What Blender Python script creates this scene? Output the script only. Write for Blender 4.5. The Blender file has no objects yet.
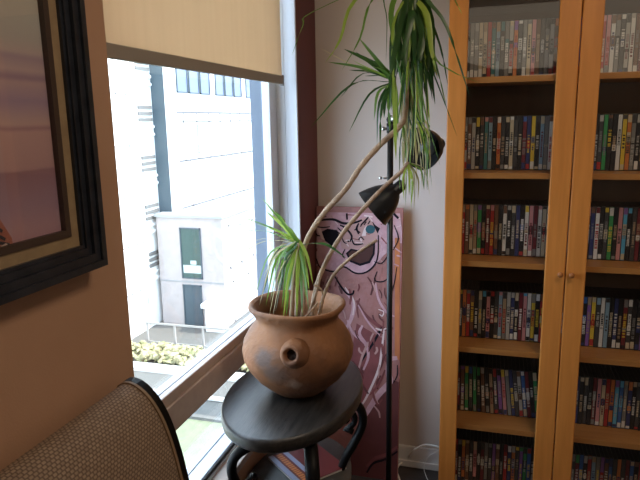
import bpy, bmesh, math, random
from mathutils import Vector, Matrix
random.seed(7)
PI = math.pi
C = bpy.context.scene.collection
SC = bpy.context.scene

# ------------------------------------------------------------------ camera
FPX = 597.4
def cam_axes(yaw, pitch, roll):
    cy, sy, cp, sp = math.cos(yaw), math.sin(yaw), math.cos(pitch), math.sin(pitch)
    f = Vector((sy*cp, cy*cp, sp)); r = Vector((cy, -sy, 0)); u = r.cross(f)
    return r*math.cos(roll)+u*math.sin(roll), -r*math.sin(roll)+u*math.cos(roll), f
RR, UU, FF = cam_axes(math.radians(-16.388), math.radians(-11.367), math.radians(-1.04))
CAM = Vector((0, 0, 1.5))
cd = bpy.data.cameras.new('camera'); cam = bpy.data.objects.new('camera', cd); C.objects.link(cam)
cam.matrix_world = Matrix(((RR.x, UU.x, -FF.x, CAM.x), (RR.y, UU.y, -FF.y, CAM.y), (RR.z, UU.z, -FF.z, CAM.z), (0, 0, 0, 1)))
cd.sensor_width = 36; cd.lens = FPX/640*36; cd.clip_start = .02; cd.clip_end = 500
SC.camera = cam

# ------------------------------------------------------------------ world, sun, lamps, exposure
W = bpy.data.worlds.new('world'); SC.world = W; W.use_nodes = True
bg = W.node_tree.nodes['Background']; bg.inputs[0].default_value = (.63, .79, 1, 1); bg.inputs[1].default_value = 7.0
def light(name, kind, loc, tgt, energy, col, size=None, size_y=None, spread=None):
    l = bpy.data.lights.new(name, kind); l.energy = energy; l.color = col
    o = bpy.data.objects.new(name, l); C.objects.link(o); o.location = loc
    o.rotation_euler = (Vector(tgt)-Vector(loc)).to_track_quat('-Z', 'Y').to_euler()
    if kind == 'AREA':
        l.shape = 'RECTANGLE'; l.size = size; l.size_y = size_y or size
        if spread: l.spread = spread
    return o
sun = light('sun', 'SUN', (40, 0, 40), (40-.66, -.14, 40-.72), 8, (1, .95, .86)); sun.data.angle = .009
# added warm fill from rear and ceiling, sky portal at the main window
light('rear_fill_light', 'AREA', (.55, -2.42, 2.25), (.3, 2.4, 1.35), 6, (1, .82, .62), 2.3, .7)  # added area light in place of a rear window, no opening behind it
light('ceiling_fill_light', 'AREA', (.60, .85, 2.55), (.55, 1.2, 0), 11.5, (1, .80, .60), .5, .5)  # added overhead light to warm the bookcase top, no fitting modelled
po = light('window_portal', 'AREA', (-.86, 1.55, 1.10), (.6, 1.55, 1.10), 1, (1, 1, 1), 1.02, 1.15); po.data.cycles.is_portal = True
SC.view_settings.view_transform = 'Standard'; SC.view_settings.look = 'None'
SC.view_settings.gamma = 1; SC.view_settings.use_curve_mapping = False
SC.view_settings.exposure = 0.0
SC.cycles.use_denoising = True
SC.cycles.max_bounces = 10; SC.cycles.diffuse_bounces = 6; SC.cycles.transparent_max_bounces = 16
SC.cycles.sample_clamp_indirect = 6

# ------------------------------------------------------------------ helpers
def ray(x, y): return FF + RR*((x-320)/FPX) - UU*((y-240)/FPX)
def at(x, y, Y): d = ray(x, y); return CAM + d*(Y/d.y)
def atx(x, y, X): d = ray(x, y); return CAM + d*(X/d.x)
def atz(x, y, z): d = ray(x, y); return CAM + d*((z-1.5)/d.z)

MATS = {}
def mat(name, col, rough=.6, metal=0, noise=None, col2=None, scale=8, stretch=(1, 1, 1), bump=0, bscale=None, spec=.5, wave=None, trans=0, emit=None, contrast=(.35, .65), coat=0):
    if name in MATS: return MATS[name]
    m = bpy.data.materials.new(name); m.use_nodes = True; nt = m.node_tree; n = nt.nodes; L = nt.links
    b = n['Principled BSDF']; b.inputs['Base Color'].default_value = (*col, 1)
    b.inputs['Roughness'].default_value = rough; b.inputs['Metallic'].default_value = metal
    b.inputs['Specular IOR Level'].default_value = spec; b.inputs['Coat Weight'].default_value = coat
    tc = n.new('ShaderNodeTexCoord'); mp = n.new('ShaderNodeMapping'); mp.inputs['Scale'].default_value = stretch
    L.new(tc.outputs['Object'], mp.inputs[0])
    if col2:
        t = n.new('ShaderNodeTexNoise'); t.inputs['Scale'].default_value = scale; t.inputs['Detail'].default_value = 6
        L.new(mp.outputs[0], t.inputs['Vector'])
        r = n.new('ShaderNodeValToRGB'); r.color_ramp.elements[0].color = (*col, 1); r.color_ramp.elements[1].color = (*col2, 1)
        r.color_ramp.elements[0].position, r.color_ramp.elements[1].position = contrast
        L.new(t.outputs['Fac'], r.inputs[0]); L.new(r.outputs[0], b.inputs['Base Color'])
    if bump:
        t2 = n.new('ShaderNodeTexNoise'); t2.inputs['Scale'].default_value = bscale or scale*4; t2.inputs['Detail'].default_value = 4
        L.new(mp.outputs[0], t2.inputs['Vector'])
        bp = n.new('ShaderNodeBump'); bp.inputs['Strength'].default_value = bump; bp.inputs['Distance'].default_value = .01
        L.new(t2.outputs['Fac'], bp.inputs['Height']); L.new(bp.outputs[0], b.inputs['Normal'])
    MATS[name] = m; return m
def glassmat(name, tint=(1, 1, 1), refl=.08, rough=.01):
    m = bpy.data.materials.new(name); m.use_nodes = True; nt = m.node_tree; n = nt.nodes; L = nt.links
    n.remove(n['Principled BSDF']); out = n['Material Output']
    t = n.new('ShaderNodeBsdfTransparent'); t.inputs[0].default_value = (*tint, 1)
    g = n.new('ShaderNodeBsdfGlossy'); g.inputs['Roughness'].default_value = rough
    lw = n.new('ShaderNodeLayerWeight'); lw.inputs[0].default_value = .5
    pw = n.new('ShaderNodeMath'); pw.operation = 'POWER'; pw.inputs[1].default_value = 5; L.new(lw.outputs['Facing'], pw.inputs[0])
    fr = n.new('ShaderNodeMath'); fr.operation = 'MULTIPLY_ADD'; fr.inputs[1].default_value = .96; fr.inputs[2].default_value = refl*.5; fr.use_clamp = True; L.new(pw.outputs[0], fr.inputs[0])
    mx = n.new('ShaderNodeMixShader'); L.new(fr.outputs[0], mx.inputs[0]); L.new(t.outputs[0], mx.inputs[1]); L.new(g.outputs[0], mx.inputs[2])
    L.new(mx.outputs[0], out.inputs[0]); MATS[name] = m; return m

def box(bm, x0, x1, y0, y1, z0, z1, bev=0, mi=0):
    vs = [bm.verts.new((x, y, z)) for x in (x0, x1) for y in (y0, y1) for z in (z0, z1)]
    fs = [bm.faces.new([vs[i] for i in q]) for q in ((0, 1, 3, 2), (4, 6, 7, 5), (0, 4, 5, 1), (2, 3, 7, 6), (0, 2, 6, 4), (1, 5, 7, 3))]
    for f in fs: f.material_index = mi
    if bev:
        es = list({e for f in fs for e in f.edges})
        r = bmesh.ops.bevel(bm, geom=es, offset=bev, segments=2, affect='EDGES', profile=.5)
        for f in r['faces']: f.material_index = mi
    return vs
def tube(bm, pts, rad, seg=8, flat=1.0, up=None, cap=True):
    pts = [Vector(p) for p in pts]; n = len(pts); rings = []
    rs = rad if isinstance(rad, (list, tuple)) else [rad]*n
    a = None
    for i, p in enumerate(pts):
        t = (pts[min(i+1, n-1)]-pts[max(i-1, 0)]).normalized()
        if a is None: a = (Vector(up) if up else (Vector((0, 0, 1)) if abs(t.z) < .9 else Vector((1, 0, 0))))
        a = (a-t*a.dot(t)).normalized(); b = t.cross(a)
        rings.append([bm.verts.new(p+a*math.cos(k*2*PI/seg)*rs[i]*flat+b*math.sin(k*2*PI/seg)*rs[i]) for k in range(seg)])
    for i in range(n-1):
        for k in range(seg):
            f = bm.faces.new((rings[i][k], rings[i][(k+1) % seg], rings[i+1][(k+1) % seg], rings[i+1][k])); f.smooth = True
    if cap:
        bm.faces.new(rings[0][::-1]); bm.faces.new(rings[-1])
def smooth_path(pts, sub=5):
    pts = [Vector(p) for p in pts]; out = []
    P = [pts[0]*2-pts[1]]+pts+[pts[-1]*2-pts[-2]]
    for i in range(1, len(P)-2):
        for k in range(sub):
            t = k/sub; a, b, c, d = P[i-1], P[i], P[i+1], P[i+2]
            out.append(.5*((2*b)+(c-a)*t+(2*a-5*b+4*c-d)*t*t+(3*b-a-3*c+d)*t**3))
    out.append(pts[-1]); return out
def lathe(bm, prof, c=(0, 0, 0), seg=48, sx=1, sy=1, M=None, cap=True):
    c = Vector(c); rings = []
    for r, z in prof:
        rings.append([bm.verts.new((M @ Vector((r*math.cos(k*2*PI/seg)*sx, r*math.sin(k*2*PI/seg)*sy, z)) if M else Vector((r*math.cos(k*2*PI/seg)*sx, r*math.sin(k*2*PI/seg)*sy, z)))+c) for k in range(seg)])
    for i in range(len(prof)-1):
        for k in range(seg):
            f = bm.faces.new((rings[i][k], rings[i][(k+1) % seg], rings[i+1][(k+1) % seg], rings[i+1][k])); f.smooth = True
    for r_, rg in ((prof[0][0], rings[0][::-1]), (prof[-1][0], rings[-1])):
        if cap and r_ > 1e-6: bm.faces.new(rg)
    bmesh.ops.remove_doubles(bm, verts=[v for g in rings for v in g], dist=1e-6)
def ball(bm, c, r, sub=2, s=(1, 1, 1)):
    bmesh.ops.create_icosphere(bm, subdivisions=sub, radius=r, matrix=Matrix.Translation(c) @ Matrix.Diagonal((*s, 1)))
def NB(): return bmesh.new()
def tag(o, label=None, cat=None, group=None, kind=None):
    if label: o['label'] = label
    if cat: o['category'] = cat
    if group: o['group'] = group
    if kind: o['kind'] = kind
    return o
def root_of(o):
    while o.parent: o = o.parent
    return o
def obj(name, bm, mats, parent=None, keep=False, normals=True):
    if normals: bmesh.ops.recalc_face_normals(bm, faces=bm.faces)
    me = bpy.data.meshes.new(name); bm.to_mesh(me); bm.free()
    for m in (mats if isinstance(mats, (list, tuple)) else [mats]): me.materials.append(m)
    o = bpy.data.objects.new(name, me); C.objects.link(o)
    if parent is not None:
        rl = root_of(parent).location
        me.transform(Matrix.Translation(-rl)); o.parent = parent
    elif not keep:
        xs = [v.co for v in me.vertices]
        lo = Vector([min(v[i] for v in xs) for i in range(3)]); hi = Vector([max(v[i] for v in xs) for i in range(3)])
        b = Vector(((lo.x+hi.x)/2, (lo.y+hi.y)/2, lo.z)); me.transform(Matrix.Translation(-b)); o.location = b
    return o
def thing(name, loc, label, cat, group=None):
    o = bpy.data.objects.new(name, None); C.objects.link(o); o.location = loc; o.empty_display_size = .1
    return tag(o, label, cat, group)
def struct(name, bm, m, parent=None):
    o = obj(name, bm, m, parent)
    if parent is None: o['kind'] = 'structure'
    return o
def boxo(name, dims, m, parent=None, bev=0, st=False):
    bm = NB(); box(bm, *dims, bev=bev); return struct(name, bm, m, parent) if st else obj(name, bm, m, parent)

# ------------------------------------------------------------------ materials
M_brown = mat('brown_wall_paint', (.55, .32, .20), .75, col2=(.49, .28, .17), scale=3, bump=.05, bscale=260)
M_maroon = mat('maroon_pillar_tone', (.13, .042, .045), .75, bump=.05, bscale=260)  # corner pillar coloured darker and redder than the brown wall
M_white = mat('white_wall_paint', (.63, .575, .545), .8, bump=.04, bscale=220)
M_trim = mat('white_trim_paint', (.80, .80, .80), .45)
M_frame = mat('white_window_frame', (.72, .75, .81), .4)
M_transom = mat('taupe_window_rail', (.50, .40, .34), .55, col2=(.46, .36, .31), scale=30)
M_sill = mat('sill_board', (.45, .38, .33), .5)
M_floor = mat('dark_floor', (.035, .03, .03), .45, col2=(.06, .05, .045), scale=6, stretch=(1, 8, 1))
M_ceil = mat('ceiling_paint', (.75, .72, .68), .9)
M_wood = mat('beech_veneer', (.68, .27, .060), .38, col2=(.60, .23, .048), scale=5, stretch=(14, 14, 1), spec=.5)
M_wood_h = mat('beech_veneer_shelf', (.62, .265, .075), .42, col2=(.55, .225, .06), scale=5, stretch=(1, 14, 14))
M_back = mat('bookcase_back_board', (.17, .085, .04), .7, col2=(.14, .07, .032), scale=4, stretch=(10, 1, 1))
M_knob = mat('knob_wood', (.40, .15, .045), .35)
M_black = mat('black_painted_metal', (.012, .012, .013), .38)
M_blacki = mat('black_shade_inside', (.008, .008, .008), .7)
M_table = mat('dark_stained_wood', (.010, .009, .008), .40, spec=.7, col2=(.036, .031, .027), scale=9, stretch=(9, 1, 9), bump=.12, bscale=30)
M_leg = mat('black_lacquered_wood', (.005, .0045, .0045), .45, spec=.15)
M_clay = mat('terracotta_clay', (.33, .140, .052), .72, col2=(.15, .068, .036), scale=7, bump=.5, bscale=45)
M_soil = mat('dark_soil', (.02, .013, .01), .95, bump=.8, bscale=90)
M_bark = mat('tan_cane_bark', (.50, .36, .25), .8, col2=(.33, .22, .15), scale=40, bump=.5, bscale=120)
M_steel = mat('brushed_steel', (.6, .6, .6), .3, metal=1)
M_cable = mat('white_cable', (.88, .87, .84), .4)
G_room = glassmat('window_glass', (.97, .985, .98))
G_cab = glassmat('cabinet_glass', (.93, .94, .93))
def leafmat(name, c1, c2):
    m = mat(name, c1, .38, col2=c2, scale=5, spec=.5); nt = m.node_tree; n = nt.nodes; L = nt.links
    b = n['Principled BSDF']; tr = n.new('ShaderNodeBsdfTranslucent'); tr.inputs[0].default_value = (*[min(1, v*1.7) for v in c2], 1)
    mx = n.new('ShaderNodeMixShader'); mx.inputs[0].default_value = .3
    L.new(b.outputs[0], mx.inputs[1]); L.new(tr.outputs[0], mx.inputs[2]); L.new(mx.outputs[0], n['Material Output'].inputs[0]); return m
L_dark = leafmat('leaf_deep_green', (.018, .055, .018), (.045, .12, .025))
L_mid = leafmat('leaf_green', (.07, .17, .03), (.15, .29, .045))
L_lime = leafmat('leaf_lime', (.22, .36, .045), (.35, .46, .08))
L_pale = leafmat('leaf_pale_dry', (.40, .36, .18), (.52, .47, .27))
LEAF = [L_dark, L_mid, L_lime, L_pale]

# ------------------------------------------------------------------ room shell
XW = -.71      # inner face of the window wall
boxo('floor', (-.95, 2.6, -2.6, 2.5, -.12, 0), M_floor, st=True)
boxo('ceiling', (-.95, 2.6, -2.6, 2.5, 2.6, 2.7), M_ceil, st=True)
boxo('wall_back', (-.95, 2.6, 2.40, 2.5, 0, 2.6), M_white, st=True)
boxo('wall_right', (2.5, 2.6, -2.6, 2.4, 0, 2.6), M_white, st=True)
bm = NB()
box(bm, -.95, 2.5, -2.6, -2.5, 0, 2.6)
struct('wall_front', bm, M_white)
WY0, WY1 = 1.015, 2.16
bm = NB()
box(bm, -.95, XW, -2.5, WY0, 0, 2.6)
box(bm, -.83, XW, WY0, WY1, 0, .478); box(bm, -.83, XW, WY0, WY1, 2.38, 2.6)
struct('wall_left', bm, M_brown)
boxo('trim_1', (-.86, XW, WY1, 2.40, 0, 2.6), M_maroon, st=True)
# window
wf = NB()
box(wf, -.824, -.794, 2.084, 2.162, .50, 2.38, .002)                      # far stile
box(wf, -.7935, -.7115, 2.153, 2.1605, .50, 2.38, .001)                   # reveal lining, two boards
box(wf, -.763, -.760, 2.150, 2.153, .50, 2.38); box(wf, -.735, -.7115, 2.149, 2.153, .50, 2.38, .001)
box(wf, -.824, -.794, WY0, WY0+.02, .50, 2.38, .003)
box(wf, -.824, -.794, WY0, WY1, 2.32, 2.38, .003)
win = struct('window_1', wf, M_frame)
bm = NB(); box(bm, -.822, -.797, WY0+.02, 2.084, .79, .823, .002); box(bm, -.797, -.782, WY0+.02, 2.084, .79, .8205, .002); obj('transom_ledge', bm, M_frame, win)
bm = NB()
box(bm, -.7815, -.776, WY0+.02, 2.152, .792, .822, .002); box(bm, -.7815, -.768, WY0+.02, 2.152, .715, .792, .003)
box(bm, -.822, -.782, WY0+.02, 2.084, .715, .789)
obj('transom_rail', bm, M_transom, win)
bm = NB(); box(bm, -.822, -.797, WY0+.02, 2.084, .50, .5265, .002); box(bm, -.797, -.752, WY0+.02, 2.152, .50, .524, .002); obj('bottom_rail', bm, M_frame, win)
bm = NB(); box(bm, -.7519, -.747, WY0, 2.152, .503, .521, .001); obj('seal_strip', bm, M_black, win)
bm = NB(); box(bm, -.7468, -.742, WY0, 2.152, .50, .511, .001); obj('sill_bead', bm, M_frame, win)
bm = NB(); box(bm, -.7418, -.695, WY0, 2.152, .478, .502, .003); obj('sill_board', bm, M_transom, win)
for nm, z0, z1 in (('upper_pane', .823, 2.32), ('lower_pane', .5265, .715)):
    bm = NB(); box(bm, -.814, -.810, WY0+.02, 2.084, z0, z1); obj(nm, bm, G_room, win)
M_ext = mat('sky_shade_reveal', (.10, .13, .18), .6)  # exterior reveal, bluish sky-lit shade put into its base colour
bm = NB(); box(bm, -.872, -.825, 2.09, 2.40, .0, 2.6); struct('trim_2', bm, M_ext)
# unseen frame added around the rear fill light, wall behind it closed
bm = NB()
for x in (-.7, .525, 1.74): box(bm, x, x+.06, -2.50, -2.46, 1.92, 2.58)
for z in (1.92, 2.52): box(bm, -.64, 1.74, -2.50, -2.46, z, z+.06)
w2 = struct('added_rear_frame', bm, M_frame)
# baseboards
bm = NB(); box(bm, XW, -.162, 2.386, 2.40, 0, .095, .003); box(bm, XW, -.162, 2.380, 2.386, .0, .03, .002)
struct('baseboard_back', bm, M_trim)
bm = NB(); box(bm, .66, 2.5, 2.386, 2.40, 0, .1, .003); struct('baseboard_back_right', bm, M_trim)

# ------------------------------------------------------------------ roller blind
M_blind = mat('beige_blind_fabric', (.74, .60, .45), .85, col2=(.70, .56, .41), scale=40, stretch=(1, 1, .05), bump=.15, bscale=500)
nt = M_blind.node_tree; tr = nt.nodes.new('ShaderNodeBsdfTranslucent'); tr.inputs[0].default_value = (.85, .68, .50, 1)
mx = nt.nodes.new('ShaderNodeMixShader'); mx.inputs[0].default_value = .42
nt.links.new(nt.nodes['Principled BSDF'].outputs[0], mx.inputs[1]); nt.links.new(tr.outputs[0], mx.inputs[2]); nt.links.new(mx.outputs[0], nt.nodes['Material Output'].inputs[0])
M_hem = mat('taupe_hem_bar', (.33, .28, .23), .6)
bl = thing('roller_blind', (-.745, 1.55, 1.625), 'beige fabric roller blind pulled partly down over the bright window', 'blind')
bm = NB(); box(bm, -.7465, -.7445, 1.03, 2.085, 1.655, 2.33); obj('blind_fabric', bm, M_blind, bl)
bm = NB(); box(bm, -.751, -.740, 1.03, 2.085, 1.627, 1.657, .003); obj('hem_bar', bm, M_hem, bl)
bm = NB(); box(bm, -.752, -.739, 2.085, 2.093, 1.622, 1.66, .002); obj('end_cap', bm, mat('grey_plastic', (.25, .25, .27), .5), bl)
bm = NB(); tube(bm, [(-.738, 1.03, 2.345), (-.738, 2.09, 2.345)], .022, 16); obj('roller_tube', bm, M_steel, bl)

# ------------------------------------------------------------------ framed picture on the left wall
pic = thing('framed_picture', (XW, .48, 1.2), 'large framed pastel print with dark moulded frame hanging on the brown wall', 'picture')
PY0, PY1, PZ0, PZ1 = .03, .905, 1.249, 2.16
def ring(bm, y0, y1, z0, z1, w, xa, xb, mi=0, bev=.003):
    # mitred rectangular ring, thickness from wall side xa to room side xb
    o = [(y0, z0), (y1, z0), (y1, z1), (y0, z1)]; i = [(y0+w, z0+w), (y1-w, z0+w), (y1-w, z1-w), (y0+w, z1-w)]
    V = lambda x, p: bm.verts.new((x, p[0], p[1]))
    of, iF, ob, ib = [V(xb, p) for p in o], [V(xb, p) for p in i], [V(xa, p) for p in o], [V(xa, p) for p in i]
    for k in range(4):
        j = (k+1) % 4
        for q in ((of[k], of[j], iF[j], iF[k]), (ob[k], ob[j], ib[j], ib[k]), (of[k], of[j], ob[j], ob[k]), (iF[k], iF[j], ib[j], ib[k])):
            bm.faces.new(q)
M_pf = mat('blue_black_frame', (.013, .016, .024), .32, col2=(.026, .031, .042), scale=30, stretch=(1, 1, 1))
M_gold = mat('antique_gold_slip', (.38, .27, .15), .5, col2=(.31, .215, .12), scale=40)
M_liner = mat('dark_brown_liner', (.06, .035, .025), .5)
bm = NB()
ring(bm, PY0, PY1, PZ0, PZ1, .012, XW, -.668)
ring(bm, PY0+.012, PY1-.012, PZ0+.012, PZ1-.012, .014, XW, -.673)
ring(bm, PY0+.026, PY1-.026, PZ0+.026, PZ1-.026, .012, XW, -.680)
ring(bm, PY0+.038, PY1-.038, PZ0+.038, PZ1-.038, .006, XW, -.684)
obj('frame', bm, M_pf, pic)
bm = NB(); ring(bm, PY0+.044, PY1-.044, PZ0+.044, PZ1-.044, .020, XW, -.690); obj('gold_slip', bm, M_gold, pic)
bm = NB(); ring(bm, PY0+.064, PY1-.064, PZ0+.064, PZ1-.064, .012, XW, -.688); obj('inner_liner', bm, M_liner, pic)
def print_mat():
    m = bpy.data.materials.new('pastel_print'); m.use_nodes = True; nt = m.node_tree; n = nt.nodes; L = nt.links
    b = n['Principled BSDF']; b.inputs['Roughness'].default_value = .6
    tc = n.new('ShaderNodeTexCoord'); sp = n.new('ShaderNodeSeparateXYZ'); L.new(tc.outputs['UV'], sp.inputs[0])
    ns = n.new('ShaderNodeTexNoise'); ns.inputs['Scale'].default_value = 3; ns.inputs['Detail'].default_value = 5; L.new(tc.outputs['UV'], ns.inputs['Vector'])
    ma = n.new('ShaderNodeMath'); ma.operation = 'MULTIPLY_ADD'; ma.inputs[1].default_value = .035; L.new(ns.outputs['Fac'], ma.inputs[0]); L.new(sp.outputs[1], ma.inputs[2])
    r = n.new('ShaderNodeValToRGB'); L.new(ma.outputs[0], r.inputs[0])
    cs = [(0, (.30, .17, .20)), (.045, (.33, .20, .23)), (.09, (.27, .17, .22)), (.16, (.24, .13, .16)), (.165, (.36, .22, .22)), (.24, (.40, .25, .24)), (.245, (.28, .16, .18)), (.255, (.42, .28, .26)),
          (.30, (.28, .20, .27)), (.335, (.38, .26, .27)), (.345, (.25, .17, .22)), (.36, (.40, .29, .29)), (.385, (.30, .22, .26)), (.395, (.40, .32, .30)), (.42, (.36, .33, .30)), (.55, (.38, .40, .34)), (.8, (.42, .45, .38)), (1, (.46, .50, .44))]
    el = r.color_ramp.elements
    while len(el) > 2: el.remove(el[-1])
    for i, (p, c) in enumerate(cs):
        e = el[i] if i < 2 else el.new(p)
        e.position = p; e.color = (*[min(.9, v*1.5) for v in c], 1)
    L.new(r.outputs[0], b.inputs['Base Color']); return m
bm = NB(); uv = bm.loops.layers.uv.new('UVMap')
y0, y1, z0, z1 = PY0+.07, PY1-.07, PZ0+.07, PZ1-.07
f = bm.faces.new([bm.verts.new(p) for p in ((-.698, y0, z0), (-.698, y1, z0), (-.698, y1, z1), (-.698, y0, z1))])
for l, u in zip(f.loops, ((0, 0), (1, 0), (1, 1), (0, 1))): l[uv].uv = u
pr = obj('print', bm, print_mat(), pic)
# striped sleeve of the painted figure at the print's lower edge
sl = NB()
def poly(bm, pts, mi=0):
    f = bm.faces.new([bm.verts.new(p) for p in pts]); f.material_index = mi; return f
base = [atx(*p, -.6965) for p in ((-60, 180), (-40, 262), (-5, 262), (6, 254), (13, 245), (12, 238), (3, 224), (-12, 200))]
poly(sl, base, 0)
for k, (a, b, w) in enumerate((((-20, 214), (3, 230), 3), ((-20, 224), (6, 238), 3), ((-20, 238), (10, 243), 3), ((-20, 252), (5, 252), 2))):
    p, q, r_, s = (a[0], a[1]), (b[0], b[1]), (b[0]-1, b[1]+w), (a[0]-1, a[1]+w)
    poly(sl, [atx(*v, -.6955) for v in (p, q, r_, s)], 1)
poly(sl, [atx(*v, -.6950) for v in ((1, 246), (6, 243), (9, 246), (4, 250))], 2)
obj('striped_sleeve', sl, [mat('print_rust', (.42, .13, .08), .6), mat('print_black', (.03, .02, .03), .6), mat('print_cream', (.6, .45, .38), .6)], pr, normals=False)
bm = NB(); box(bm, -.6935, -.6915, y0-.004, y1+.004, z0-.004, z1+.004); obj('picture_glass', bm, glassmat('picture_glass', (1, 1, 1)), pic)

# ------------------------------------------------------------------ bookcase with glass doors
CX0, CXM, CX1, CY = -.163, .2415, .646, 2.10
bc = thing('bookcase', ((CX0+CX1)/2, 2.25, 0), 'tall beech bookcase with glass doors filled with rows of DVD cases', 'bookcase')
for x in (CX0, CX1-.018): boxo('side_panel', (x, x+.018, CY+.021, 2.385, 0, 2.02), M_wood, bc, .001)
boxo('back_panel', (CX0+.018, CX1-.018, 2.379, 2.385, .03, 2.0), M_back, bc)
boxo('top_panel', (CX0+.018, CX1-.018, CY+.021, 2.379, 2.0, 2.02), M_wood_h, bc)
boxo('bottom_panel', (CX0+.018, CX1-.018, CY+.021, 2.379, .035, .057), M_wood_h, bc)
boxo('plinth', (CX0+.018, CX1-.018, CY+.04, CY+.055, 0, .035), M_wood_h, bc)
SB = [1.611, 1.292, .979, .655, .349]
for z in SB: boxo('shelf', (CX0+.0185, CX1-.0185, CY+.03, 2.378, z, z+.020), M_wood_h, bc, .001)
def door(xa, xb, wl, wr, knobx, nm):
    bm = NB(); z0, z1 = .02, 2.0
    box(bm, xa, xa+wl, CY, CY+.019, z0, z1, .0035); box(bm, xb-wr, xb, CY, CY+.019, z0, z1, .0035)
    box(bm, xa+wl-.002, xb-wr+.002, CY+.0005, CY+.0185, z1-.065, z1, .0025); box(bm, xa+wl-.002, xb-wr+.002, CY+.0005, CY+.0185, z0, z0+.065, .0025)
    d = obj('door', bm, M_wood, bc)
    bm = NB(); box(bm, xa+wl-.004, xb-wr+.004, CY+.008, CY+.012, z0+.06, z1-.06); obj('glass_pane', bm, G_cab, d)
    bm = NB(); lathe(bm, [(.0, -.024), (.006, -.0235), (.0095, -.020), (.0095, -.017), (.005, -.011), (.0045, 0)], (0, 0, 0), 16,
                     M=Matrix.Translation((knobx, CY, .977)) @ Matrix.Rotation(-PI/2, 4, 'X')); obj('knob', bm, M_knob, d)
door(CX0, CXM-.0015, .062, .064, .2235, 'l'); door(CXM+.0015, CX1, .062, .062, .2590, 'r')

# ------------------------------------------------------------------ DVD cases
PAL = {'black': (.018, .018, .022), 'charcoal': (.05, .05, .055), 'grey': (.20, .20, .20), 'pale grey': (.38, .37, .36), 'white': (.62, .61, .60), 'cream': (.50, .42, .30),
       'red': (.36, .03, .03), 'maroon': (.14, .02, .03), 'orange': (.52, .17, .05), 'yellow': (.62, .44, .05), 'blue': (.04, .12, .36), 'pale blue': (.22, .34, .46),
       'navy': (.03, .04, .13), 'teal': (.05, .18, .20), 'green': (.04, .26, .09), 'brown': (.16, .08, .05), 'purple': (.22, .10, .34), 'pink': (.52, .24, .26), 'tan': (.36, .26, .17), 'light blue': (.10, .38, .62)}
PM = {k: mat('spine_'+k.replace(' ', '_'), tuple(min(.85, c*1.35+.004) for c in v), .32) for k, v in PAL.items()}
M_case = mat('black_case_plastic', (.02, .02, .022), .3)
ORD = ['first', 'second', 'third', 'fourth', 'fifth', 'sixth', 'seventh', 'eighth', 'ninth', 'tenth', 'eleventh', 'twelfth', 'thirteenth', 'fourteenth', 'fifteenth', 'sixteenth', 'seventeenth', 'eighteenth', 'nineteenth', 'twentieth', 'twenty-first', 'twenty-second', 'twenty-third', 'twenty-fourth', 'twenty-fifth', 'twenty-sixth']
SHN = ['top visible shelf', 'second shelf from top', 'third shelf from top', 'fourth shelf from top', 'fifth shelf from top', 'lowest shelf']
LEFT = [
 ['pale grey', 'grey', 'charcoal', 'grey', 'grey', 'cream', 'cream', 'red', 'teal', 'pale blue', 'charcoal', 'grey', 'pale grey', 'orange', 'charcoal', 'grey', 'cream', 'pink', 'brown', 'charcoal', 'grey', 'pale grey', 'brown', 'charcoal', 'red'],
 ['grey', 'pale grey', 'pale grey', 'brown', 'pale grey', 'black', 'charcoal', 'teal', 'pale blue', 'black', 'orange', 'charcoal', 'black', 'cream', 'charcoal', 'black', 'maroon', 'navy', 'yellow', 'black', 'pale blue', 'grey', 'white', 'black'],
 ['navy', 'maroon', 'red', 'brown', 'cream', 'tan', 'green', 'black', 'maroon', 'red', 'brown', 'black', 'white', 'black', 'charcoal', 'navy', 'black', 'white', 'pink', 'maroon', 'white', 'cream', 'white', 'white', 'grey'],
 ['black', 'navy', 'charcoal', 'orange', 'red', 'brown', 'black', 'grey', 'black', 'pink', 'black', 'charcoal', 'pale blue', 'tan', 'pale grey', 'navy', 'black', 'maroon', 'pink', 'white', 'yellow', 'black', 'red', 'purple', 'pale grey'],
 ['navy', 'charcoal', 'maroon', 'brown', 'green', 'charcoal', 'green', 'black', 'brown', 'black', 'tan', 'charcoal', 'purple', 'pink', 'grey', 'navy', 'charcoal', 'pale grey', 'blue', 'maroon', 'black', 'green', 'grey', 'navy'],
 ['charcoal', 'black', 'maroon', 'black', 'orange', 'brown', 'charcoal', 'pink', 'black', 'maroon', 'grey', 'charcoal', 'purple', 'brown', 'black', 'red', 'navy', 'orange', 'charcoal', 'purple', 'green', 'blue', 'black']]
RIGHT = [
 ['red', 'pink', 'white', 'grey', 'charcoal', 'pale grey', 'white', 'brown', 'maroon', 'cream', 'grey', 'red'],
 ['black', 'charcoal', 'green', 'black', 'black', 'white', 'yellow', 'orange', 'grey', 'black', 'charcoal', 'white'],
 ['black', 'navy', 'white', 'black', 'charcoal', 'green', 'black', 'pink', 'light blue', 'black', 'charcoal', 'maroon'],
 ['black', 'purple', 'yellow', 'charcoal', 'white', 'pale blue', 'black', 'navy', 'black', 'maroon', 'charcoal', 'black'],
 ['navy', 'black', 'charcoal', 'black', 'maroon', 'pink', 'cream', 'red', 'orange', 'light blue', 'blue', 'grey'],
 ['charcoal', 'maroon', 'blue', 'black', 'red', 'pale blue', 'grey', 'purple', 'brown', 'blue', 'charcoal', 'orange']]
LIGHTS = {'white', 'cream', 'pale grey', 'yellow', 'pink', 'tan', 'pale blue', 'orange'}
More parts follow.
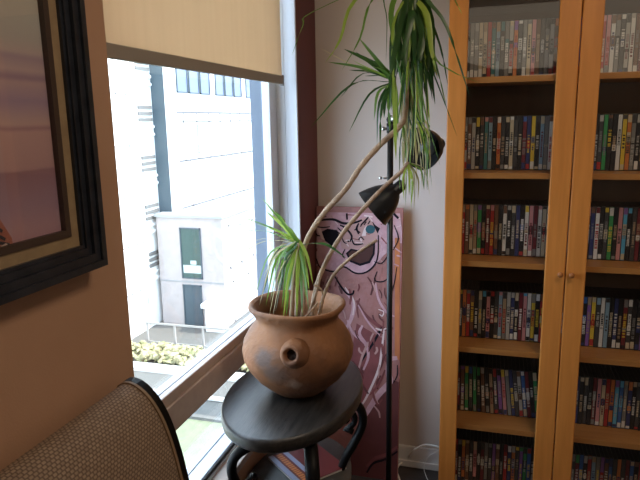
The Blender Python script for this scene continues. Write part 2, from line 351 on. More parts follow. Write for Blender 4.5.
def dvd(x, y, z, w, h, dep, lean, base, title, accent, label, group, rng):
    t = thing('dvd_case', (x, y, z), label, 'dvd', group); t.rotation_euler = (0, lean, 0)
    bm = NB(); box(bm, 0, w, 0, dep, 0, h, .0008)
    me = bpy.data.meshes.new('case'); bm.to_mesh(me); bm.free(); me.materials.append(M_case)
    o = bpy.data.objects.new('case', me); C.objects.link(o); o.parent = t
    # printed paper sleeve on the spine, side and side: base, title marks, accent blocks
    bm = NB(); e = -.0006
    box(bm, .0009, w-.0009, e, .0002, .003, h-.003, mi=0)
    def q(x0, x1, z0, z1, mi, d=-.0009): poly(bm, [(x0, d, z0), (x1, d, z0), (x1, d, z1), (x0, d, z1)], mi)
    if rng.random() < .65: a = rng.uniform(.010, .035); q(.0012, w-.0012, h-.004-a, h-.004, 2)
    if rng.random() < .60: a = rng.uniform(.008, .03); q(.0012, w-.0012, .005, .005+a, 3)
    if rng.random() < .5: zc = rng.uniform(.06, .10); q(.0012, w-.0012, zc, zc+rng.uniform(.01, .04), rng.choice((2, 3)))
    zt = h-.05-rng.uniform(0, .03); zb = zt-rng.uniform(.04, .09); zz = zt; cx = w/2; lw = w*rng.uniform(.20, .34)
    while zz > zb:
        l = rng.uniform(.003, .0065)
        q(cx-lw, cx+lw, zz-l, zz, 1, -.0012)
        if rng.random() < .35: q(cx-lw*.4, cx+lw*.35, zz-l*.8, zz-l*.2, 0, -.0014)
        zz -= l+(.0016 if rng.random() < .8 else .006)
    me = bpy.data.meshes.new('spine_sleeve'); bm.to_mesh(me); bm.free()
    for m in (PM[base], PM[title], PM[accent], PM[rng.choice(['white', 'black', 'grey', 'red', 'cream', 'navy'])]): me.materials.append(m)
    s = bpy.data.objects.new('spine_sleeve', me); C.objects.link(s); s.parent = o
    return t
rng = random.Random(11)
YS = 2.236
BASEZ = [b+.0205 for b in SB]+[.0575]
def article(c): return c
for si in range(6):
    x = CX0+.0215
    cols = [(c, 'left') for c in LEFT[si]]
    nl = len(cols)
    # left run: until the spine would be hidden by the middle stiles
    idx = 0; side = 'left'; n_side = 0; n_hid = 0
    prevacc = None
    rcount = 0; lcount = 0; hcount = 0
    while True:
        pv = Vector((x, YS, BASEZ[si]+.1))-CAM
        if 320+FPX*pv.dot(RR)/pv.dot(FF) > 648 or x > .608: break
        w = rng.choice((.0142, .0142, .0142, .0148, .0138, .0150))
        w = .0142 if si in (0, 1) else w
        xc = x+w/2
        if xc < .196: side = 'left'
        elif xc < .318: side = 'hidden'
        else: side = 'right'
        if side == 'left': base = LEFT[si][min(lcount, len(LEFT[si])-1)]; lcount += 1
        elif side == 'right':
            base = RIGHT[si][rcount % 12]; rcount += 1
            pass
        else: base = rng.choice(list(PAL))
        title = rng.choice(['black', 'navy', 'red', 'maroon', 'charcoal'] if base in LIGHTS else ['white', 'pale grey', 'cream', 'yellow', 'white', 'grey', 'tan'])
        accent = rng.choice([c for c in list(PAL)+['grey', 'pale grey', 'white', 'cream', 'charcoal', 'black', 'brown', 'tan']*2 if c != base])
        lean = 0; h = .190
        if si == 4 and side == 'left' and lcount > 3:
            lean = -min(.11, .009*(lcount-3)); x += .19*(.009 if lcount <= 15 else 0)
        if side == 'left': lab = '%s spine, %s lettering, %s case from left, %s, left door' % (base, title, ORD[lcount-1], SHN[si]); g = 'DVD cases on the %s behind the left door' % SHN[si]
        elif side == 'right': lab = '%s spine, %s lettering, %s case from left, %s, right door' % (base, title, ORD[rcount-1], SHN[si]); g = 'DVD cases on the %s behind the right door' % SHN[si]
        else: hcount += 1; lab = '%s spine, %s lettering, %s case behind middle stiles, %s' % (base, title, ORD[hcount-1], SHN[si]); g = 'DVD cases on the %s behind the middle stiles' % SHN[si]
        dvd(x, YS+rng.uniform(-.0015, .0025), BASEZ[si], w-.0004, h, .135, lean, base, title, accent, lab, g, rng)
        x += w+rng.uniform(0, .0004)

# ------------------------------------------------------------------ oval side table
TC = Vector((-.546, 1.566, 0)); TA, TB, TZ = .195, .304, .72
tb = thing('side_table', (TC.x, TC.y, 0), 'dark stained oval side table with curled black legs under the clay pot', 'table')
bm = NB(); prof = [(0, TZ), (.965, TZ), (.985, TZ-.002), (.997, TZ-.009), (1.0, TZ-.020), (.995, TZ-.033), (.97, TZ-.041), (.90, TZ-.043), (0, TZ-.043)]
lathe(bm, prof[::-1], (TC.x, TC.y, 0), 72, TA, TB); obj('table_top', bm, M_table, tb)
bm = NB(); lathe(bm, [(0, TZ-.06), (.80, TZ-.06), (.82, TZ-.055), (.82, TZ-.0432), (0, TZ-.0432)], (TC.x, TC.y, 0), 64, TA, TB); obj('apron', bm, M_leg, tb)
M_tier = mat('grey_worn_shelf', (.060, .060, .058), .5, col2=(.085, .085, .08), scale=12, bump=.15, bscale=60)
SZ = .42
bm = NB(); lathe(bm, [(0, SZ-.02), (.97, SZ-.02), (1, SZ-.015), (1, SZ-.004), (.985, SZ), (0, SZ)], (TC.x, TC.y, 0), 64, .158, .265); obj('lower_shelf', bm, M_tier, tb)
def leg(ax, ay, dx, dy, curl=0):
    d = Vector((dx, dy, 0)).normalized(); a = Vector((ax, ay, 0))
    P = lambda r, z: a+d*r+Vector((0, 0, z))
    bm = NB()
    path = smooth_path([P(-.030, .662), P(.004, .655), P(.044, .625), P(.052, .575), P(.026, .51), P(-.005, .45), P(-.022, .38), P(-.02, .28), P(.004, .16), P(.034, .07), P(.052, .020)], 5)
    n = len(path); rs = [.019 if i < n*.45 else .019-.006*(i/n-.45)/.55 for i in range(n)]
    tube(bm, path, rs, 12, flat=.72, up=(0, 0, 1)); ball(bm, P(.055, .018), .0175, 2)
    o = obj('leg', bm, M_leg, tb)
    if not curl:
        bm = NB(); ball(bm, P(-.004, .560), .013, 2); tube(bm, [P(-.004, .56), P(.030, .545)], .006, 8); obj('scroll', bm, M_leg, o); return
    bm = NB(); sp = []
    for k in range(26):
        th = -PI*.5+k*.33; r = .036*(1-k/31)
        sp.append(P(-.002+math.cos(th)*r, .592+math.sin(th)*r))
    tube(bm, [P(.022, .545)]+sp, [.010]+[.0095-.00012*k for k in range(26)], 10); obj('scroll', bm, M_leg, o)
leg(-.595, 1.335, -.85, -.35)
leg(-.432, 1.350, .35, -.9)
leg(-.415, 1.66, .95, .2, 1)
leg(-.605, 1.815, -.4, .85)

# magazine on the lower shelf
mg = thing('magazine', (-.514, 1.66, SZ), 'lavender and orange striped magazine lying under the oval table top', 'magazine')
Mg = Matrix.Translation((-.514, 1.673, SZ)) @ Matrix.Rotation(math.radians(50), 4, 'Z')
def mbox(name, d, m, par, M):
    bm = NB(); box(bm, *d); bmesh.ops.transform(bm, matrix=M, verts=bm.verts); return obj(name, bm, m, par)
mbox('pages', (-.125, .049, -.09, .10, .001, .008), mat('page_paper', (.6, .58, .55), .8), mg, Mg)
cv = mbox('cover', (-.126, .050, -.091, .101, .008, .0092), mat('magazine_dark_red', (.16, .03, .03), .35), mg, Mg)
mbox('cover_band', (-.126, -.108, -.091, .101, .0093, .0097), mat('magazine_lavender', (.30, .32, .46), .35), cv, Mg)
mbox('cover_band', (-.074, -.058, -.091, .101, .0093, .0097), MATS['magazine_lavender'], cv, Mg)
bm = NB(); rg = random.Random(3); y = -.085
while y < .095:
    l = rg.uniform(.006, .011); box(bm, -.101, -.082, y, y+l, .0093, .0098); y += l+.003
bmesh.ops.transform(bm, matrix=Mg, verts=bm.verts); obj('cover_lettering', bm, mat('magazine_orange', (.62, .20, .06), .4), cv)

# ------------------------------------------------------------------ clay pot with dracaena
PC = Vector((-.532, 1.562, TZ))
pp = thing('potted_plant', PC, 'spiky dracaena with long bare canes in a round terracotta pot', 'plant')
bm = NB()
prof = [(0, .0), (.060, .0), (.072, .004), (.094, .022), (.122, .048), (.144, .078), (.157, .108), (.160, .135), (.153, .165), (.139, .190), (.124, .207), (.1175, .218),
        (.118, .228), (.125, .241), (.135, .252), (.139, .259), (.137, .266), (.131, .268), (.122, .262), (.114, .248), (.108, .232), (.106, .215), (.118, .195), (.10, .185), (0, .185)]
lathe(bm, prof, PC, 64)
rg = random.Random(5)
for v in bm.verts:
    d = (v.co-PC); a = math.atan2(d.y, d.x); k = 1+.010*math.sin(2*a+1)+.007*math.sin(3*a+d.z*22)+.004*math.sin(7*a+d.z*40)
    v.co.x = PC.x+d.x*k; v.co.y = PC.y+d.y*k; v.co.z += .002*math.sin(3*a+.5)*(d.z/.26)
def claymat():
    m = M_clay; nt = m.node_tree; n = nt.nodes; L = nt.links; b = n['Principled BSDF']
    src = b.inputs['Base Color'].links[0].from_socket
    tc = n.new('ShaderNodeTexCoord')
    def blot(center, rad, col, fac, src):
        # irregular fire-clouding stain on the clay
        ns = n.new('ShaderNodeTexNoise'); ns.inputs['Scale'].default_value = 26; L.new(tc.outputs['Object'], ns.inputs['Vector'])
        vs = n.new('ShaderNodeVectorMath'); vs.operation = 'DISTANCE'; L.new(tc.outputs['Object'], vs.inputs[0]); vs.inputs[1].default_value = center
        m1 = n.new('ShaderNodeMath'); m1.operation = 'MULTIPLY_ADD'; L.new(ns.outputs['Fac'], m1.inputs[0]); m1.inputs[1].default_value = .05; L.new(vs.outputs['Value'], m1.inputs[2])
        mr = n.new('ShaderNodeMapRange'); L.new(m1.outputs[0], mr.inputs[0]); mr.inputs[1].default_value = rad*.6+.02; mr.inputs[2].default_value = rad+.035; mr.inputs[3].default_value = fac; mr.inputs[4].default_value = 0
        mx = n.new('ShaderNodeMix'); mx.data_type = 'RGBA'; L.new(mr.outputs[0], mx.inputs['Factor']); L.new(src, mx.inputs['A']); mx.inputs['B'].default_value = (*col, 1)
        return mx.outputs['Result']
    s = blot((-.047, -.155, .145), .042, (.13, .10, .09), .8, src)
    s = blot((-.015, -.155, .110), .034, (.14, .10, .085), .6, s)
    s = blot((.03, -.142, .075), .012, (.55, .42, .34), .6, s)
    s = blot((-.10, -.11, .10), .05, (.50, .22, .11), .6, s)
    L.new(s, b.inputs['Base Color'])
claymat()
pot = obj('pot', bm, M_clay, pp)
# lug on the front shoulder, dark disc painted as the shade inside its hole
ld = Vector((.02, -1, .28)).normalized(); lc = PC+Vector((.033, -.153, .170))
bm = NB(); MR = Matrix.Translation(lc) @ ld.to_track_quat('Z', 'Y').to_matrix().to_4x4()
lathe(bm, [(.050, -.034), (.036, -.008), (.028, .007), (.0225, .012), (.018, .010), (.0145, .003), (.0135, -.004)], (0, 0, 0), 28, M=MR)
obj('lug_handle', bm, M_clay, pot)
bm = NB(); lathe(bm, [(0, -.002), (.0142, -.002)], (0, 0, 0), 20, M=MR); 
obj('lug_hole_disc', bm, mat('hole_shade', (.03, .015, .01), .9), pot)
bm = NB(); lathe(bm, [(0, .196), (.05, .198), (.09, .196), (.112, .190)], PC, 32)
for v in bm.verts: v.co.z += rg.uniform(-.003, .004)
obj('soil', bm, M_soil, pp)

def leaf(bm, pts, w, mi, fold=.25, twist=0, up=None):
    pts = [Vector(p) for p in pts]; n = len(pts); rows = []
    for i, p in enumerate(pts):
        s = i/(n-1); t = (pts[min(i+1, n-1)]-pts[max(i-1, 0)]).normalized()
        side = t.cross(Vector((0, 0, 1)))
        if side.length < .15: side = t.cross(Vector((0, 1, 0)))
        side.normalize(); 
        if up is not None: side = (side*(1-.75)+Vector((1, 0, 0))*.75*(1 if side.x >= 0 else -1)); side = (side-t*side.dot(t)).normalized()
        side = Matrix.Rotation(twist*s, 3, t) @ side; nn = t.cross(side)
        ww = w*(min(1, .55+s*3) if s < .15 else 1)*max(.03, (1-s)**.55 if s > .35 else (1-.35)**.55*1+(.35-s)*.3)
        rows.append([bm.verts.new(p-side*ww*.5+nn*ww*fold*.5), bm.verts.new(p), bm.verts.new(p+side*ww*.5+nn*ww*fold*.5)])
    for i in range(n-1):
        for k in (0, 1):
            f = bm.faces.new((rows[i][k], rows[i][k+1], rows[i+1][k+1], rows[i+1][k])); f.material_index = mi; f.smooth = True
def arc_leaf(bm, c, az, el, L, droop, w, mi, rng, n=9):
    p = Vector(c); d = Vector((math.cos(az)*math.cos(el), math.sin(az)*math.cos(el), math.sin(el))); pts = [p.copy()]
    for i in range(n):
        p = p+d*(L/n); pts.append(p.copy()); d = (d+Vector((0, 0, -droop*(.6+i/n)))).normalized()
    leaf(bm, pts, w, mi, twist=rng.uniform(-.8, .8))
def pxleaf(bm, pp_, w, mi, tw=0):
    pts = [at(x, y, Y) for x, y, Y in pp_]
    leaf(bm, smooth_path(pts, 4), w, mi, twist=tw, up=1)

# canes
c1 = [at(297, 318, 1.545), at(299, 275, 1.555), at(307, 240, 1.575), at(324, 213, 1.595), at(345, 190, 1.615), at(362, 165, 1.635), at(382, 143, 1.66), at(398, 128, 1.675), at(405, 112, 1.68), at(407, 60, 1.70), at(411, -40, 1.71)]
c2 = [at(311, 318, 1.60), at(316, 288, 1.60), at(326, 262, 1.60), at(343, 233, 1.61), at(363, 209, 1.63), at(384, 187, 1.65), at(402, 171, 1.665), at(408, 162, 1.67)]
c3 = [at(319, 316, 1.56), at(324, 295, 1.56), at(333, 276, 1.565), at(346, 262, 1.575), at(360, 251, 1.59), at(377, 240, 1.60)]
c4 = [at(291, 318, 1.52), at(293, 290, 1.52), at(296, 262, 1.525), at(299, 243, 1.53)]
def cane(pts, r0, r1):
    bm = NB(); p = smooth_path(pts, 6); n = len(p)
    tube(bm, p, [(r0+(r1-r0)*i/n)*(1+.07*math.sin(i*2.1)) for i in range(n)], 10); return obj('cane', bm, M_bark, pp)
k1 = cane(c1, .0075, .0085); k2 = cane(c2, .0068, .0055); k3 = cane(c3, .0052, .0042); k4 = cane(c4, .006, .006)
bm = NB()
for (a, b, r) in (((307, 318, 1.57), (322, 268, 1.59), .004), ((302, 318, 1.53), (303, 262, 1.54), .005), ((323, 295, 1.56), (314, 285, 1.55), .003), ((300, 322, 1.52), (318, 302, 1.55), .003)):
    tube(bm, smooth_path([at(*a), (at(*a)+at(*b))/2+Vector((.006, 0, .004)), at(*b)], 4), r, 8)
obj('dry_stem', bm, M_bark, pp)

R = random.Random(21)
# rosette over the pot
bm = NB(); c = (299, 242)
for (tx, ty, dy, w, mi, bend) in [
    (264, 200, -.03, .010, 2, 0), (270, 207, -.08, .012, 1, 0), (242, 217, .03, .009, 1, -4), (240, 232, -.02, .009, 1, -8), (238, 258, .02, .006, 3, -12), (250, 222, -.05, .010, 2, -4),
    (268, 213, .04, .013, 2, -3), (276, 212, .0, .013, 1, -2), (282, 218, -.05, .013, 2, 0), (262, 228, .05, .011, 2, -5), (257, 296, -.03, .008, 1, -22), (262, 305, -.05, .006, 3, -20), (268, 306, .02, .010, 1, -20),
    (266, 290, .06, .009, 0, -20), (272, 298, -.02, .011, 1, -16), (277, 312, -.06, .010, 0, -12), (283, 308, .05, .011, 1, -10), (287, 318, -.04, .013, 1, -8), (284, 322, -.06, .009, 2, -8), (291, 315, .03, .012, 0, -4), (297, 318, -.05, .012, 2, -2), (302, 316, -.04, .013, 1, 1),
    (306, 300, .0, .012, 2, 3), (309, 290, .03, .012, 2, 4), (312, 282, -.03, .010, 2, 6), (270, 322, -.08, .004, 3, -14), (343, 257, -.01, .011, 0, 8), (290, 326, -.07, .004, 3, -6),
    (279, 285, .0, .011, 1, -12), (282, 290, -.05, .010, 0, -12), (266, 275, .04, .007, 3, -14), (308, 310, -.05, .011, 1, 3), (304, 305, .04, .011, 0, 3), (272, 330, -.07, .0035, 3, -12), (245, 245, .06, .004, 3, -8)]:
    Y0 = 1.53; mx_, my_ = (c[0]+tx)/2+bend*.35, (c[1]+ty)/2-abs(bend)*.75
    tx, ty = c[0]+(tx-c[0])*1.07, c[1]+(ty-c[1])*(1.06 if ty < 300 else 1)
    pxleaf(bm, [(c[0], c[1]+R.uniform(-3, 3), Y0), (mx_, my_, Y0+dy*.6), (tx, ty, Y0+dy)], w*1.15, mi, R.uniform(-.8, .8))
obj('leaf_rosette', bm, LEAF, k4, normals=False)
# side rosette pointing to the window
bm = NB(); c = (394, 80)
for (tx, ty, dy, w, mi, bx, by) in [
    (359, 38, -.02, .013, 1, 0, 0), (344, 49, .02, .016, 0, 2, -3), (328, 62, -.03, .013, 1, 0, -4), (320, 48, .03, .004, 3, 0, 3), (349, 70, .04, .016, 0, 0, -4), (340, 98, -.04, .010, 0, -4, -16), (310, 128, .0, .008, 0, 0, -20),
    (349, 132, .04, .007, 0, -2, -12), (374, 120, -.05, .013, 1, -6, -8), (377, 145, .02, .009, 0, -6, -10), (384, 118, .05, .014, 0, -3, -4), (390, 132, -.03, .014, 1, -3, -6), (367, 58, .0, .016, 0, 2, -2), (372, 66, -.05, .015, 1, 0, -3), (365, 76, .05, .013, 0, 0, -3), (380, 150, -.04, .010, 0, -5, -10),
    (398, 140, .03, .015, 1, 0, -5), (356, 52, .05, .013, 0, 0, 0), (352, 60, -.05, .010, 2, 0, 0), (396, 160, -.05, .013, 2, 0, -5), (386, 90, -.07, .012, 1, 0, -2)]:
    pxleaf(bm, [(c[0], c[1]+R.uniform(-3, 3), 1.67), ((c[0]+tx)/2+bx, (c[1]+ty)/2+by, 1.67+dy*.6), (tx, ty, 1.67+dy)], w*1.3, mi, R.uniform(-.6, .6))
obj('leaf_rosette', bm, LEAF, k1, normals=False)
# small crown at the end of the second cane
bm = NB(); c = (408, 162)
for (tx, ty, dy, w, mi, bx, by) in [(411, 207, 0, .010, 2, 3, -2), (418, 200, .03, .008, 3, 5, -3), (424, 190, -.02, .008, 1, 5, -6), (400, 190, .0, .006, 1, -4, -2), (414, 212, .03, .006, 3, 3, -3), (404, 200, -.03, .009, 2, -3, -3), (430, 196, .02, .004, 3, 5, -10), (409, 195, -.04, .010, 2, 1, -2), (415, 185, .02, .008, 3, 2, -2)]:
    pxleaf(bm, [(c[0], c[1], 1.67), ((c[0]+tx)/2+bx, (c[1]+ty)/2+by, 1.67+dy*.6), (tx, ty, 1.67+dy)], w, mi, R.uniform(-.6, .6))
obj('leaf_rosette', bm, LEAF, k2, normals=False)
# large hanging crown above
bm = NB(); c = (410, -22)
explicit = [((355, 0), (340, 40), (325, 63), .012, 2), ((372, 0), (360, 38), (342, 70), .009, 1), ((385, -6), (387, 20), (386, 62), .005, 0), ((428, 0), (447, 27), (470, 97), .015, 0), ((312, 12), (303, 25), (292, 55), .006, 1),
            ((432, 50), (450, 70), (480, 83), .007, 1), ((422, 40), (440, 90), (457, 136), .007, 0), ((425, 5), (440, 45), (448, 85), .011, 0), ((420, 20), (436, 65), (446, 105), .010, 1), ((392, 5), (394, 40), (404, 95), .020, 1),
            ((450, -8), (456, 2), (462, 14), .008, 2), ((415, 40), (425, 110), (440, 165), .007, 1), ((412, 40), (424, 120), (432, 187), .006, 1)]
for a, m_, b, w, mi in explicit:
    dy = R.uniform(-.05, .04)
    pxleaf(bm, [(c[0], c[1]-10, 1.68), (*a, 1.67+dy*.4), (*m_, 1.67+dy), (*b, 1.67+dy)], w, mi, R.uniform(-.3, .3))
for k in range(66):
    x1 = R.uniform(388, 440); y1 = R.uniform(60, 128) if k % 4 else R.uniform(125, 170)
    if x1 > 430 or x1 < 394: y1 = min(y1, R.uniform(70, 112))
    sx = c[0]+(x1-c[0])*.6+R.uniform(-8, 8); dy = R.uniform(-.07, .10)
    mi = R.choice((0, 0, 0, 1, 1, 2) if y1 < 140 else (1, 2, 1, 3, 0))
    pxleaf(bm, [(c[0]+R.uniform(-3, 3), c[1]+R.uniform(-8, 30), 1.68), (sx, 28+R.uniform(-18, 12), 1.68+dy*.6), ((sx+x1)/2+R.uniform(-3, 3), (30+y1)/2, 1.68+dy), (x1, y1, 1.68+dy)], R.uniform(.013, .025) if y1 < 140 else R.uniform(.008, .014), mi, R.uniform(-1.2, 1.2))
for k in range(34):                                     # long drying strands
    x0, x1, y1 = R.uniform(400, 416), R.uniform(397, 430), R.uniform(140, 212); dy = R.uniform(.0, .10)
    if x1 > 420: y1 = min(y1, 190)
    pxleaf(bm, [(x0, R.uniform(30, 70), 1.68), ((x0+x1)/2+R.uniform(-4, 4), 110, 1.68+dy), (x1+R.uniform(-3, 3), (110+y1)/2, 1.68+dy), (x1, y1, 1.68+dy)], R.uniform(.0065, .0095), R.choice((1, 1, 2, 3, 3, 0, 0)), R.uniform(-1, 1))
for k in range(34):                                     # leaves above the picture edge
    arc_leaf(bm, at(c[0]+R.uniform(-4, 4), c[1]-R.uniform(0, 30), 1.68), R.uniform(-.6*PI, 1.15*PI)+PI*.15, R.uniform(.35, 1.4), R.uniform(.30, .5), R.uniform(.02, .09), R.uniform(.010, .017), R.choice((0, 0, 1, 1, 2)), R)
obj('leaf_rosette', bm, LEAF, k1, normals=False)

# ------------------------------------------------------------------ painted canvas leaning on the back wall
cvs = thing('canvas_painting', (-.525, 2.28, 0), 'tall pink canvas painting of an outlined face leaning in the corner', 'painting')
CT, CBm = Vector((0, 2.352, 1.150)), Vector((0, 2.262, .004))
cn = (CT-CBm).normalized(); nrm = Vector((0, -cn.z, cn.y)).normalized()
CXL, CXR = -.704, -.345
def cpt(x, y, off=0):
    d = ray(x, y); p0 = CBm+nrm*(.0005+off); t = (p0-CAM).dot(nrm)/d.dot(nrm); p = CAM+d*t
    p.x = min(max(p.x, CXL+.001), CXR-.001); return p
bm = NB()
c8 = []
for x in (CXL, CXR):
    for p in (CBm, CT):
        for o_ in (0, -.020): c8.append(bm.verts.new(Vector((x, p.y, p.z))+nrm*o_))
for q in ((0, 1, 3, 2), (4, 6, 7, 5), (0, 4, 5, 1), (2, 3, 7, 6), (0, 2, 6, 4), (1, 5, 7, 3)): bm.faces.new([c8[i] for i in q])
M_cv = mat('dusky_rose_paint', (.28, .115, .10), .55, col2=(.40, .18, .18), scale=9, bump=.4, bscale=40, contrast=(.3, .7))
cvo = obj('canvas', bm, M_cv, cvs)
AC = [mat('paint_pink', (.58, .36, .41), .7, col2=(.46, .25, .29), scale=25, bump=.3), mat('paint_black', (.012, .01, .016), .85, spec=.15), mat('paint_brown', (.08, .035, .032), .8, spec=.2), mat('paint_teal', (.035, .10, .13), .8, spec=.2),
      mat('paint_white', (.70, .55, .56), .5), mat('paint_orange', (.50, .17, .06), .6, col2=(.40, .13, .05), scale=10), mat('paint_deep_rose', (.24, .065, .07), .7, col2=(.15, .04, .043), scale=12), mat('paint_salmon', (.47, .27, .26), .7), mat('paint_oxblood', (.10, .025, .028), .6, col2=(.13, .035, .035), scale=8)]
bm = NB()
def S(pts, w, mi, off=.002, ox=300, oy=200, sc=6.0, sm=True, thick=.001):
    q = [cpt(ox+x/sc, oy+y/sc, off) for x, y in pts]
    if sm and len(q) > 2: q = smooth_path(q, 4)
    n = len(q); rows = []
    for i, p in enumerate(q):
        t = (q[min(i+1, n-1)]-q[max(i-1, 0)]).normalized(); s = t.cross(nrm).normalized(); ww = w*.5*(1.7 if mi == 1 else 1.25)*(.6+.4*math.sin(PI*(i+.5)/n))
        rows.append((bm.verts.new(p-s*ww), bm.verts.new(p+s*ww)))
    for i in range(n-1):
        f = bm.faces.new((rows[i][0], rows[i][1], rows[i+1][1], rows[i+1][0])); f.material_index = mi
def Pg(pts, mi, off=.001, ox=300, oy=200, sc=6.0):
    poly(bm, [cpt(ox+x/sc, oy+y/sc, off) for x, y in pts], mi)
# background fields
Pg([(45, 80), (600, 80), (640, 200), (640, 260), (45, 260)], 0, .0006)
Pg([(50, 100), (150, 72), (420, 78), (590, 92), (600, 250), (505, 330), (445, 400), (390, 432), (330, 430), (262, 402), (200, 425), (120, 400), (70, 345), (40, 250)], 0, .0009)
Pg([(295, 130), (330, 118), (420, 100), (470, 200), (450, 250), (380, 290), (300, 300), (250, 290), (230, 200)], 7, .0012)
Pg([(96, 165), (125, 170), (150, 240), (130, 235)], 4, .0014)
Pg([(130, 190), (165, 172), (215, 180), (240, 215), (225, 255), (190, 275), (150, 245)], 1, .0016)
Pg([(275, 320), (305, 292), (345, 300), (390, 285), (452, 250), (448, 325), (420, 378), (360, 396), (300, 372)], 1, .0014)
Pg([(290, 322), (310, 302), (350, 308), (395, 294), (440, 270), (436, 322), (412, 366), (360, 382), (308, 362)], 2, .0018)
Pg([(422+29*math.cos(a*PI/6), 176+27*math.sin(a*PI/6)) for a in range(12)], 3, .0018)
Pg([(385, 170), (400, 150), (395, 215), (370, 215)], 4, .0016)
Pg([(430, 120), (450, 150), (480, 170), (465, 200), (440, 150)], 1, .0020)
for p, w in (([(110, 125), (150, 118), (205, 118), (262, 140), (330, 135), (372, 120)], .006), ([(100, 160), (140, 165), (180, 160)], .003), ([(240, 150), (275, 170), (310, 215), (300, 250)], .005), ([(280, 80), (283, 118)], .005),
             ([(310, 230), (322, 262), (345, 268), (380, 262)], .004), ([(350, 240), (365, 222), (385, 240)], .003), ([(75, 350), (120, 402), (200, 430), (262, 400), (330, 438), (395, 434), (450, 385), (468, 320), (470, 210)], .004),
             ([(352, 205), (340, 170), (352, 140)], .005), ([(365, 150), (395, 120), (412, 100)], .004), ([(345, 150), (338, 178), (362, 196)], .004), ([(445, 370), (490, 380), (530, 330)], .003), ([(225, 165), (250, 190)], .003), ([(215, 180), (240, 205)], .003),
             ([(250, 220), (262, 250), (280, 262)], .003), ([(85, 200), (105, 212), (120, 215)], .003), ([(560, 80), (590, 110)], .006), ([(565, 150), (590, 230), (560, 300)], .003), ([(285, 245), (295, 250)], .004), ([(325, 180), (345, 175)], .003), ([(270, 295), (255, 330), (268, 350)], .003),
             ([(375, 140), (362, 160)], .003), ([(398, 130), (384, 150)], .003), ([(420, 125), (408, 145)], .003)):
    S(p, w, 1, .0024)
S([(410, 95), (435, 130)], .004, 4, .0026); S([(270, 400), (340, 430), (400, 425), (440, 380)], .010, 0, .0022)
k = dict(ox=310, oy=200, sc=3.43)
S([(85, 262), (105, 295), (128, 322), (146, 322), (150, 310)], .005, 1, .0024, **k)
S([(108, 300), (140, 335), (150, 370), (140, 410), (125, 440)], .014, 0, .0010, **k); S([(120, 300), (150, 345), (147, 395)], .005, 4, .0014, **k)
S([(225, 285), (235, 340), (262, 385), (290, 400)], .008, 0, .0012, **k); S([(160, 345), (190, 395), (250, 440), (285, 440)], .012, 6, .0012, **k); S([(165, 360), (200, 420), (245, 470)], .006, 0, .0016, **k)
S([(235, 375), (252, 383), (248, 398), (238, 392)], .004, 4, .002, **k); S([(225, 440), (245, 446), (262, 440)], .006, 4, .002, **k); S([(230, 452), (250, 458)], .003, 1, .002, **k)
S([(298, 230), (288, 290), (270, 350), (276, 410)], .003, 1, .002, **k); S([(230, 245), (222, 275), (250, 280), (275, 262)], .003, 1, .002, **k)
S([(180, 430), (170, 460), (200, 500)], .010, 0, .0014, **k)
Pg([(291, 130), (308, 130), (310, 548), (291, 548)], 5, .0010, **k)
k = dict(ox=310, oy=320, sc=3.0)
Pg([(140, 10), (225, 60), (225, 120), (190, 200), (150, 270), (130, 260), (120, 120)], 6, .0006, **k)
Pg([(235, 175), (300, 190), (300, 500), (100, 500), (150, 300), (185, 245)], 8, .0008, **k)
S([(262, 114), (240, 120), (235, 160), (240, 185), (205, 225), (175, 270), (155, 305)], .020, 0, .0014, **k)
S([(222, 30), (215, 90), (205, 150), (170, 230), (150, 262)], .008, 4, .0012, **k); S([(225, 150), (208, 190), (180, 225)], .007, 6, .0020, **k)
S([(112, 0), (130, 40), (165, 70), (175, 110), (160, 150)], .010, 0, .0014, **k); S([(215, 20), (195, 60), (150, 130)], .006, 1, .0012, **k); S([(190, 40), (160, 100), (145, 150)], .008, 7, .0014, **k); S([(250, 190), (262, 165), (262, 135)], .003, 1, .0016, **k)
S([(268, 395), (225, 418), (190, 430), (170, 458)], .006, 1, .0018, **k); S([(265, 380), (225, 405), (195, 415), (170, 440)], .012, 6, .0014, **k)
rs = random.Random(9)
for k_ in range(90):                                    # loose brush marks over the body
    x_, y_ = rs.uniform(315, 392), rs.uniform(275, 410); a_ = rs.uniform(.9, 2.1); l_ = rs.uniform(6, 20)
    S([(x_, y_), (x_+math.cos(a_)*l_*.5+rs.uniform(-2, 2), y_+math.sin(a_)*l_*.5), (x_+math.cos(a_)*l_, y_+math.sin(a_)*l_)], rs.uniform(.003, .009), rs.choice((6, 8, 7, 8, 6, 7)), .0005+.00002*k_, 0, 0, 1)
for k_ in range(50):                                    # brush marks on the head and hair
    x_, y_ = rs.uniform(311, 400), rs.uniform(212, 268); a_ = rs.uniform(-.6, 1.2); l_ = rs.uniform(4, 11)
    S([(x_, y_), (x_+math.cos(a_)*l_, y_+math.sin(a_)*l_)], rs.uniform(.002, .006), rs.choice((0, 4, 7, 0, 6)), .00135, 0, 0, 1)
obj('painted_figure', bm, AC, cvo, normals=False)

